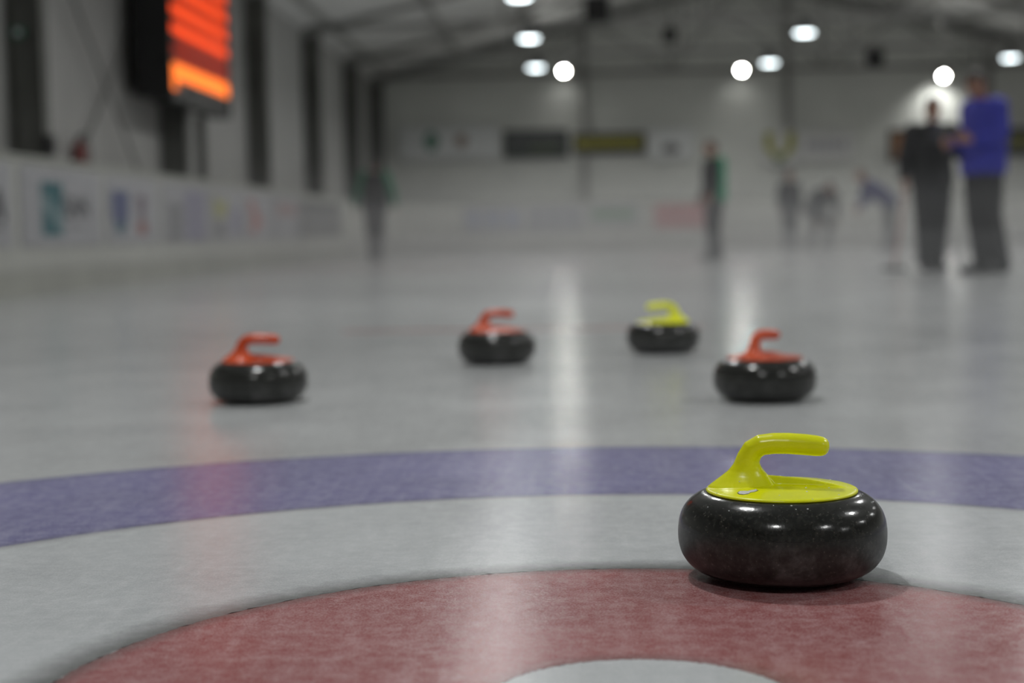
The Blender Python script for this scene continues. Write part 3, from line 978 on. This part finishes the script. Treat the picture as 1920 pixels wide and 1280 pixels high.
# melt-water droplets on the plate and shoulder
mb = MB()
rr = random.Random(5)
for k in range(26):
    a = rr.uniform(PI, 2 * PI) if k % 3 else rr.uniform(0, 2 * PI)
    r = rr.choice((.095, .096, .09, .104, .111, .118)) if k % 4 else rr.uniform(.03, .09)
    x, y = r * math.cos(a), r * math.sin(a)
    z = drop(x, y) if r < .098 else drop(x, y, BB)
    s = rr.uniform(.0007, .0016)
    mb.ball((x, y, z), s, s, s * .6, nu=8, nv=6)
tag(mb.build('water_droplets', 'droplet', S0, smooth=True), kind='stuff')

# ================================================================== PEOPLE
HANDS = {}
def person(label, loc, rz, H, pose, look, jacket, trousers, hair='hair', back=None, curl=(25, 25), shirt=None, sleeve=None, bulk=1.0, wide=1.0):
    """local frame: faces -y, its own left is +x.  pose overrides joints given for a 1.75 m figure"""
    k = H / 1.75
    J = dict(pel=(0, 0, .95), wai=(0, 0, 1.09), che=(0, -.005, 1.27), nek=(0, .01, 1.455), hed=(0, -.03, 1.64),
             shL=(.175, .005, 1.415), shR=(-.175, .005, 1.415), elL=(.225, .03, 1.13), elR=(-.225, .03, 1.13), wrL=(.235, -.05, .885), wrR=(-.235, -.05, .885),
             hiL=(.085, 0, .91), hiR=(-.085, 0, .91), knL=(.095, -.025, .5), knR=(-.095, -.025, .5), anL=(.105, .015, .085), anR=(-.105, .015, .085),
             toL=None, toR=None, hnL=None, hnR=None)
    J.update(pose)
    J = {a: (Vector(b) * k if b is not None else None) for a, b in J.items()}
    t = thing('person', label, 'person', loc, rz, 'people on the ice')
    side = (J['shL'] - J['shR']).normalized()
    hs = (J['hiL'] - J['hiR']).normalized()
    spine = (J['nek'] - J['pel']).normalized()
    fwd = spine.cross(side) * -1
    if fwd.y > 0.3: fwd = -fwd
    spn = [J['pel'] - spine * .07 * k, J['pel'], J['wai'], J['che'], (J['shL'] + J['shR']) / 2 + spine * .0, J['nek']]
    # ---- head frame
    hf = Vector(look).normalized()
    up = Vector((0, 0, 1)) if abs(hf.z) < .8 else spine
    hx = hf.cross(up).normalized() * -1      # its own left
    hu = hx.cross(hf).normalized() * -1
    if hu.z < 0: hu = -hu
    hm = Matrix((hx, hf, hu)).transposed()
    hc = J['hed']
    def hp(x, y, z): return hc + hm @ (Vector((x, y, z)) * k)
    def face(d, p):
        p = p.copy()
        if d.z < 0:
            p.x *= 1 - .34 * abs(d.z) ** 1.5
            if d.y > 0: p.y *= 1 + .05 * abs(d.z)
            else: p.y *= 1 - .30 * abs(d.z)
        if d.y > .3: p.y *= .94
        return p
    # ---- body, one continuous surface
    b = MB()
    b.loft(spn, [(.11 * k, .085 * k), (.16 * k, .11 * k), (.135 * k, .095 * k), (.16 * k, .11 * k), (.15 * k, .085 * k), (.06 * k, .06 * k)], 18, side)
    b.loft([J['nek'] - spine * .06 * k, J['nek'], (J['nek'] * .5 + hc * .5), hc + hm @ Vector((0, -.02 * k, -.03 * k))], [.062 * k, .056 * k, .053 * k, .055 * k], 12)
    b.ball(hc, .076 * k, .096 * k, .118 * k, hm, 28, 18, face)
    b.ball(hp(0, .094, -.012), .015 * k, .022 * k, .026 * k, hm, 10, 8)
    b.ball(hp(0, .080, .032), .045 * k, .016 * k, .011 * k, hm, 10, 8)
    b.ball(hp(0, .078, -.088), .026 * k, .020 * k, .018 * k, hm, 10, 8)
    b.ball(hp(0, .086, -.052), .024 * k, .012 * k, .012 * k, hm, 10, 8)
    for s in (-1, 1):
        b.ball(hp(s * .077, -.008, -.006), .012 * k, .02 * k, .032 * k, hm, 10, 8)
    for S, s in (('L', 1), ('R', -1)):
        sh, el, wr = J['sh' + S], J['el' + S], J['wr' + S]
        b.loft([sh + (sh - el).normalized() * .01 * k, sh * .9 + el * .1, sh * .5 + el * .5, el, el * .5 + wr * .5, wr], [.06 * k, .062 * k, .048 * k, .042 * k, .038 * k, .028 * k], 12)
        hi, kn, an = J['hi' + S], J['kn' + S], J['an' + S]
        b.loft([hi + Vector((0, 0, .05 * k)), hi, hi * .5 + kn * .5, kn, kn * .55 + an * .45, an], [.08 * k, .088 * k, .075 * k, .055 * k, .055 * k, .036 * k], 12)
        # hand: palm, four fingers, thumb
        d = (wr - el).normalized()
        if J['hn' + S] is not None: d = (J['hn' + S]).normalized()
        pn = Vector((-s, 0, 0)) - d * Vector((-s, 0, 0)).dot(d)     # palm faces the body
        if pn.length < .2: pn = Vector((0, 0, -1)) - d * Vector((0, 0, -1)).dot(d)
        pn.normalize()
        ps = d.cross(pn).normalized()
        th = ps if ps.y < 0 else -ps                                # thumb side points forward
        if abs(ps.y) < .15: th = ps if ps.z > 0 else -ps
        b.loft([wr - d * .01 * k, wr + d * .03 * k, wr + d * .075 * k, wr + d * .095 * k], [(.026 * k, .02 * k), (.036 * k, .016 * k), (.041 * k, .0145 * k), (.036 * k, .011 * k)], 14, th)
        cu = math.radians(curl[0 if S == 'L' else 1])
        for f in range(4):
            off = th * (.0315 - f * .0208) * k
            p = wr + d * (.088 - .004 * abs(f - 1)) * k + off
            ln = (.030, .034, .032, .025)[f] * k
            dr = d.copy()
            pts = [p - d * .02 * k, p]
            for sgm in range(3):
                dr = (Matrix.Rotation(cu * (.7, 1.0, .7)[sgm], 3, d.cross(pn)) @ dr)
                p = p + dr * ln * (1, .8, .65)[sgm]
                pts.append(p)
            b.loft(pts, [.0088 * k, .0088 * k, .0084 * k, .0078 * k, .0058 * k], 8)
        td = (d * .65 + th * .75 + pn * .25).normalized()
        p = wr + d * .025 * k + th * .025 * k
        td2 = (td + d * .8 + pn * math.sin(cu) * .8).normalized()
        b.loft([p, p + td * .035 * k, p + td * .035 * k + td2 * .028 * k, p + td * .035 * k + td2 * .05 * k], [.014 * k, .0115 * k, .010 * k, .007 * k], 8)
        HANDS[S] = wr + d * .075 * k + pn * .022 * k
        # foot
        to = J['to' + S]
        ft = (Vector(to) if to is not None else Vector((s * .12, -1, 0))).normalized()
        an0 = Vector((an.x, an.y, 0))
        b.loft([an, an * .3 + an0 * .7 + ft * .03 * k + Vector((0, 0, .03 * k)), an0 + ft * .15 * k + Vector((0, 0, .035 * k))], [.036 * k, .04 * k, .032 * k], 10)
        m = MB()
        m.loft([an0 - ft * .075 * k + Vector((0, 0, .045 * k)), an0 - ft * .05 * k + Vector((0, 0, .05 * k)), an0 + ft * .04 * k + Vector((0, 0, .05 * k)), an0 + ft * .13 * k + Vector((0, 0, .038 * k)),
                an0 + ft * .19 * k + Vector((0, 0, .03 * k)), an0 + ft * .215 * k + Vector((0, 0, .026 * k))],
               [(.03 * k, .035 * k), (.042 * k, .05 * k), (.046 * k, .05 * k), (.052 * k, .038 * k), (.043 * k, .03 * k), (.02 * k, .018 * k)], 14, Vector((0, 0, 1)).cross(ft))
        m.loft([an0 + Vector((0, 0, .04 * k)), an0 + Vector((0, 0, .125 * k))], [.048 * k, .046 * k], 14)
        so = solid('shoe', m, 'shoe', t, .008 * k, 3)
    solid('body', b, 'skin', t, .0052 * k, 1)
    # ---- trousers
    m = MB()
    m.loft([J['pel'] - spine * .10 * k, J['pel'], J['wai'] - spine * .01 * k], [(.14 * k, .11 * k), (.178 * k, .128 * k), (.158 * k, .115 * k)], 18, hs)
    for S in 'LR':
        hi, kn, an = J['hi' + S], J['kn' + S], J['an' + S]
        m.loft([hi + Vector((0, 0, .05 * k)), hi, hi * .5 + kn * .5, kn, kn * .5 + an * .5, an + Vector((0, 0, -.015 * k))], [r * k * wide for r in (.095, .105, .094, .078, .072, .066)], 14)
    solid('trousers', m, trousers, t, .011 * k, 3)
    # ---- jacket
    m = MB()
    m.loft([J['pel'] - spine * .09 * k, J['pel'] + spine * .01 * k, J['wai'], J['che'], (J['shL'] + J['shR']) / 2 + spine * .015 * k, J['nek'] + spine * .01 * k, J['nek'] + spine * .05 * k],
           [(a_ * k * bulk, b_ * k * bulk) for a_, b_ in ((.195, .145), (.197, .146), (.186, .138), (.200, .148), (.178, .112), (.088, .082), (.076, .074))], 22, side)
    sl = MB() if sleeve else m
    for S in 'LR':
        sh, el, wr = J['sh' + S], J['el' + S], J['wr' + S]
        ud = (sh - el).normalized()
        if not sleeve: m.loft([J['nek'] - spine * .045 * k, J['nek'] * .5 + sh * .5 - spine * .02 * k, sh], [r * k * bulk for r in (.07, .075, .074)], 14)
        sl.ball(sh, .083 * k * bulk, .083 * k * bulk, .083 * k * bulk)
        sl.loft([sh + ud * .02 * k, sh - ud * .03 * k, sh * .5 + el * .5, el * .9 + sh * .1, el * .9 + wr * .1, el * .5 + wr * .5, wr - (wr - el).normalized() * .01 * k], [r * k * bulk for r in (.07, .079, .07, .063, .061, .056, .046)], 14)
    jo = solid('jacket', m, jacket, t, .011 * k, 4)
    if sleeve:
        so = solid('sleeves', sl, sleeve, t, .011 * k, 4)
    if back:
        jo.data.materials.append(MAT[back])
        for p in jo.data.polygons:
            q = p.center - J['che']
            if q.dot(fwd) < .045 * k: p.material_index = 1
    # ---- hair shell, eyes, brows, mouth
    def hf_(d, p):
        p = face(d, p)
        lim = -.55 if d.y < -.1 else (.12 if d.y < .35 else .52)
        s_ = max(0.0, min(1.0, (d.z - lim) / .16 + .5))
        return p * (.90 + .175 * s_)
    m = MB()
    m.ball(hc, .076 * k, .096 * k, .118 * k, hm, 40, 28, hf_)
    m.build('hair', hair, t, smooth=True)
    for s in (-1, 1):
        e = MB().ball(hp(s * .031, .0765, .008), .0105 * k, .0105 * k, .0065 * k, hm, 12, 8).build('eye', 'eye', t, smooth=True)
        MB().ball(hp(s * .031, .0850, .008), .0050 * k, .003 * k, .0050 * k, hm, 10, 6).build('iris', 'iris', e, smooth=True)
        MB().ball(hp(s * .032, .089, .036), .018 * k, .006 * k, .004 * k, hm, 10, 6).build('eyebrow', hair, t, smooth=True)
    MB().ball(hp(0, .0935, -.052), .021 * k, .006 * k, .007 * k, hm, 12, 8).build('mouth', 'lip', t, smooth=True)
    if shirt:
        m = MB()
        c0 = (J['shL'] + J['shR']) / 2 + fwd * .0
        a = J['nek'] + fwd * .078 * k
        e = J['che'] + fwd * .152 * k + spine * .02 * k
        m.loft([a + spine * .05 * k, a, a * .5 + e * .5 + fwd * .012 * k, e], [(.045 * k, .02 * k), (.05 * k, .02 * k), (.036 * k, .02 * k), (.006 * k, .012 * k)], 12, side)
        m.build('shirt_front', shirt, t, smooth=True)
    return t

# man in black with a broom, facing the camera, and the man in blue seen from the side
person('man in a black jacket and dark trousers facing us, one hand on a broom', (3.53, 15.93, 0), math.radians(6), 1.70,
       dict(shL=(.20, .005, 1.41), shR=(-.20, .005, 1.41), elR=(-.28, .02, 1.14), wrR=(-.31, -.06, .92), elL=(.30, .0, 1.15), wrL=(.30, -.20, 1.24), hnL=(.45, -.35, .25),
            knL=(.075, -.03, .5), knR=(-.085, -.02, .5), anL=(.055, .02, .085), anR=(-.075, .0, .085)),
       (.25, -1, -.12), 'cloth_black', 'cloth_trouser', 'hair', curl=(35, 75), shirt='cloth_navy', bulk=1.14, wide=1.2)
MBK = Matrix.Translation((3.53, 15.93, 0)) @ Matrix.Rotation(math.radians(6), 4, 'Z')
GRIP = MBK @ HANDS['R']
person('tall man in a royal blue jacket looking down, seen from the side', (3.77, 14.9, 0), math.radians(-66), 1.87,
       dict(pel=(0, 0, .94), wai=(0, .02, 1.08), che=(0, .03, 1.27), nek=(0, -.0, 1.45), hed=(0, -.075, 1.625),
            elL=(.235, .0, 1.13), wrL=(.12, -.22, 1.14), hnL=(-.2, -1, .15), elR=(-.21, .0, 1.14), wrR=(-.17, -.22, 1.12), hnR=(.2, -1, .2),
            knL=(.085, .02, .5), anL=(.08, .14, .085), knR=(-.075, -.01, .49), anR=(-.07, .05, .085)),
       (0, -1, -.55), 'cloth_blue', 'cloth_trouser', 'hair', curl=(30, 45), bulk=1.18, wide=1.15)
# the two nearer walkers
person('person with green sleeves and a black back walking away, head bowed', (-3.30, 26.38, 0), math.radians(184), 1.74,
       dict(nek=(0, -.05, 1.44), hed=(0, -.15, 1.575), elL=(.29, .02, 1.14), elR=(-.29, .02, 1.14), wrL=(.33, -.05, .90), wrR=(-.33, -.05, .90),
            anL=(.05, .0, .085), anR=(-.05, .06, .085), knL=(.07, -.02, .5), knR=(-.07, .0, .5)),
       (0, -1, -.6), 'cloth_black', 'cloth_grey', 'hair', sleeve='cloth_green_dark', bulk=1.15, wide=1.1)
person('person in profile with dark front and bright green back of the jacket', (2.03, 23.25, 0), math.radians(-66), 1.72,
       dict(hed=(0, -.05, 1.63), anL=(.07, .03, .085), anR=(-.07, .0, .085), knL=(.075, -.03, .5), knR=(-.075, -.02, .5), wrL=(.2, -.16, .95), wrR=(-.2, -.1, .92), elL=(.2, -.03, 1.15)),
       (0, -1, -.2), 'cloth_black', 'cloth_grey', 'hair2', back='cloth_green', bulk=1.15, wide=1.1)
# the far group
person('farthest person standing upright in dark grey, left of the bent pair', (4.50, 33.6, 0), math.radians(10), 1.62, {}, (-.2, -1, -.1), 'cloth_grey', 'cloth_grey', 'hair2', bulk=1.15, wide=1.1)
person('person in dark clothes bent low with hands on the knees', (5.02, 33.0, 0), math.radians(20), 1.78,
       dict(pel=(0, .16, .80), wai=(0, .07, .93), che=(0, -.10, 1.04), nek=(0, -.30, 1.14), hed=(0, -.44, 1.22), shL=(.18, -.24, 1.10), shR=(-.18, -.24, 1.10),
            elL=(.29, -.22, .82), elR=(-.29, -.22, .82), wrL=(.23, -.30, .58), wrR=(-.23, -.30, .58), hiL=(.09, .15, .76), hiR=(-.09, .15, .76),
            knL=(.17, -.17, .46), knR=(-.17, -.17, .46), anL=(.19, .06, .085), anR=(-.19, .06, .085)),
       (0, -1, -.3), 'cloth_grey', 'cloth_grey', 'hair', bulk=1.25, wide=1.1)
person('person in a violet-blue jacket leaning far forward with straight legs', (6.05, 31.5, 0), math.radians(-78), 1.78,
       dict(pel=(0, .10, .90), wai=(0, -.0, 1.0), che=(0, -.17, 1.11), nek=(0, -.36, 1.26), hed=(0, -.47, 1.42), shL=(.18, -.30, 1.22), shR=(-.18, -.30, 1.22),
            elL=(.22, -.38, .96), elR=(-.22, -.34, .96), wrL=(.12, -.55, .80), wrR=(-.14, -.46, .76), hiL=(.09, .12, .86), hiR=(-.09, .12, .86),
            knL=(.10, .05, .48), knR=(-.10, .16, .49), anL=(.11, .02, .085), anR=(-.11, .26, .085)),
       (0, -1, -.15), 'cloth_purple', 'cloth_grey', 'hair2', bulk=1.1, wide=1.1)

# broom held by the man in black
BR = thing('curling_broom', 'thin pale red broom held by the man in black', 'broom', (3.10, 15.62, 0), 0)
hand = GRIP - Vector((3.10, 15.62, 0.03))
MB().loft([(0, 0, .05), hand + Vector((0, 0, .03)), hand * 1.3 + Vector((0, 0, .03))], [.0125, .0125, .0125], 12).build('shaft', 'broom_shaft', BR, smooth=True)
MB().box(-.11, .11, -.035, .035, .015, .055).build('broom_head', 'black', BR, bevel=.01)
MB().box(-.105, .105, -.032, .032, 0.0005, .016).build('brush_pad', 'bwhite', BR)

# ================================================================== COLD MIST OVER THE ICE
def mist(name, x0, x1, y0, y1, z0, z1, dens, label):
    o = MB().box(x0, x1, y0, y1, z0, z1).build(name, None)
    m = bpy.data.materials.new(name)
    m.use_nodes = True
    nt = m.node_tree
    nt.nodes.remove(nt.nodes['Principled BSDF'])
    vs = nt.nodes.new('ShaderNodeVolumeScatter')
    vs.inputs['Color'].default_value = (.93, .96, .98, 1)
    vs.inputs['Density'].default_value = dens
    nt.links.new(vs.outputs[0], nt.nodes['Material Output'].inputs['Volume'])
    o.data.materials.append(m)
    return tag(o, label, 'mist', kind='stuff')
mist('ice_mist', BX0 + .04, BX1 - .04, 3.0, 9.0, .002, .6, MIST_NEAR, 'faint cold mist around the blurred stones')
for y0, y1, kf, where in ((9.002, 17.5, 1.0, 'around the standing pair'), (17.502, BY1 - .03, MIST_FAR, 'over the farthest ice')):
    mist('ice_mist', BX0 + .04, BX1 - .04, y0, y1, .002, .42, MIST_LOW * kf, 'dense cold mist lying on the ice ' + where)
    mist('ice_mist', BX0 + .04, BX1 - .04, y0, y1, .422, .80, MIST_MID * kf, 'thinner cold mist at knee height ' + where)
    mist('ice_mist', BX0 + .04, BX1 - .04, y0, y1, .802, 1.3, MIST_TOP * kf, 'faintest cold mist at boards height ' + where)
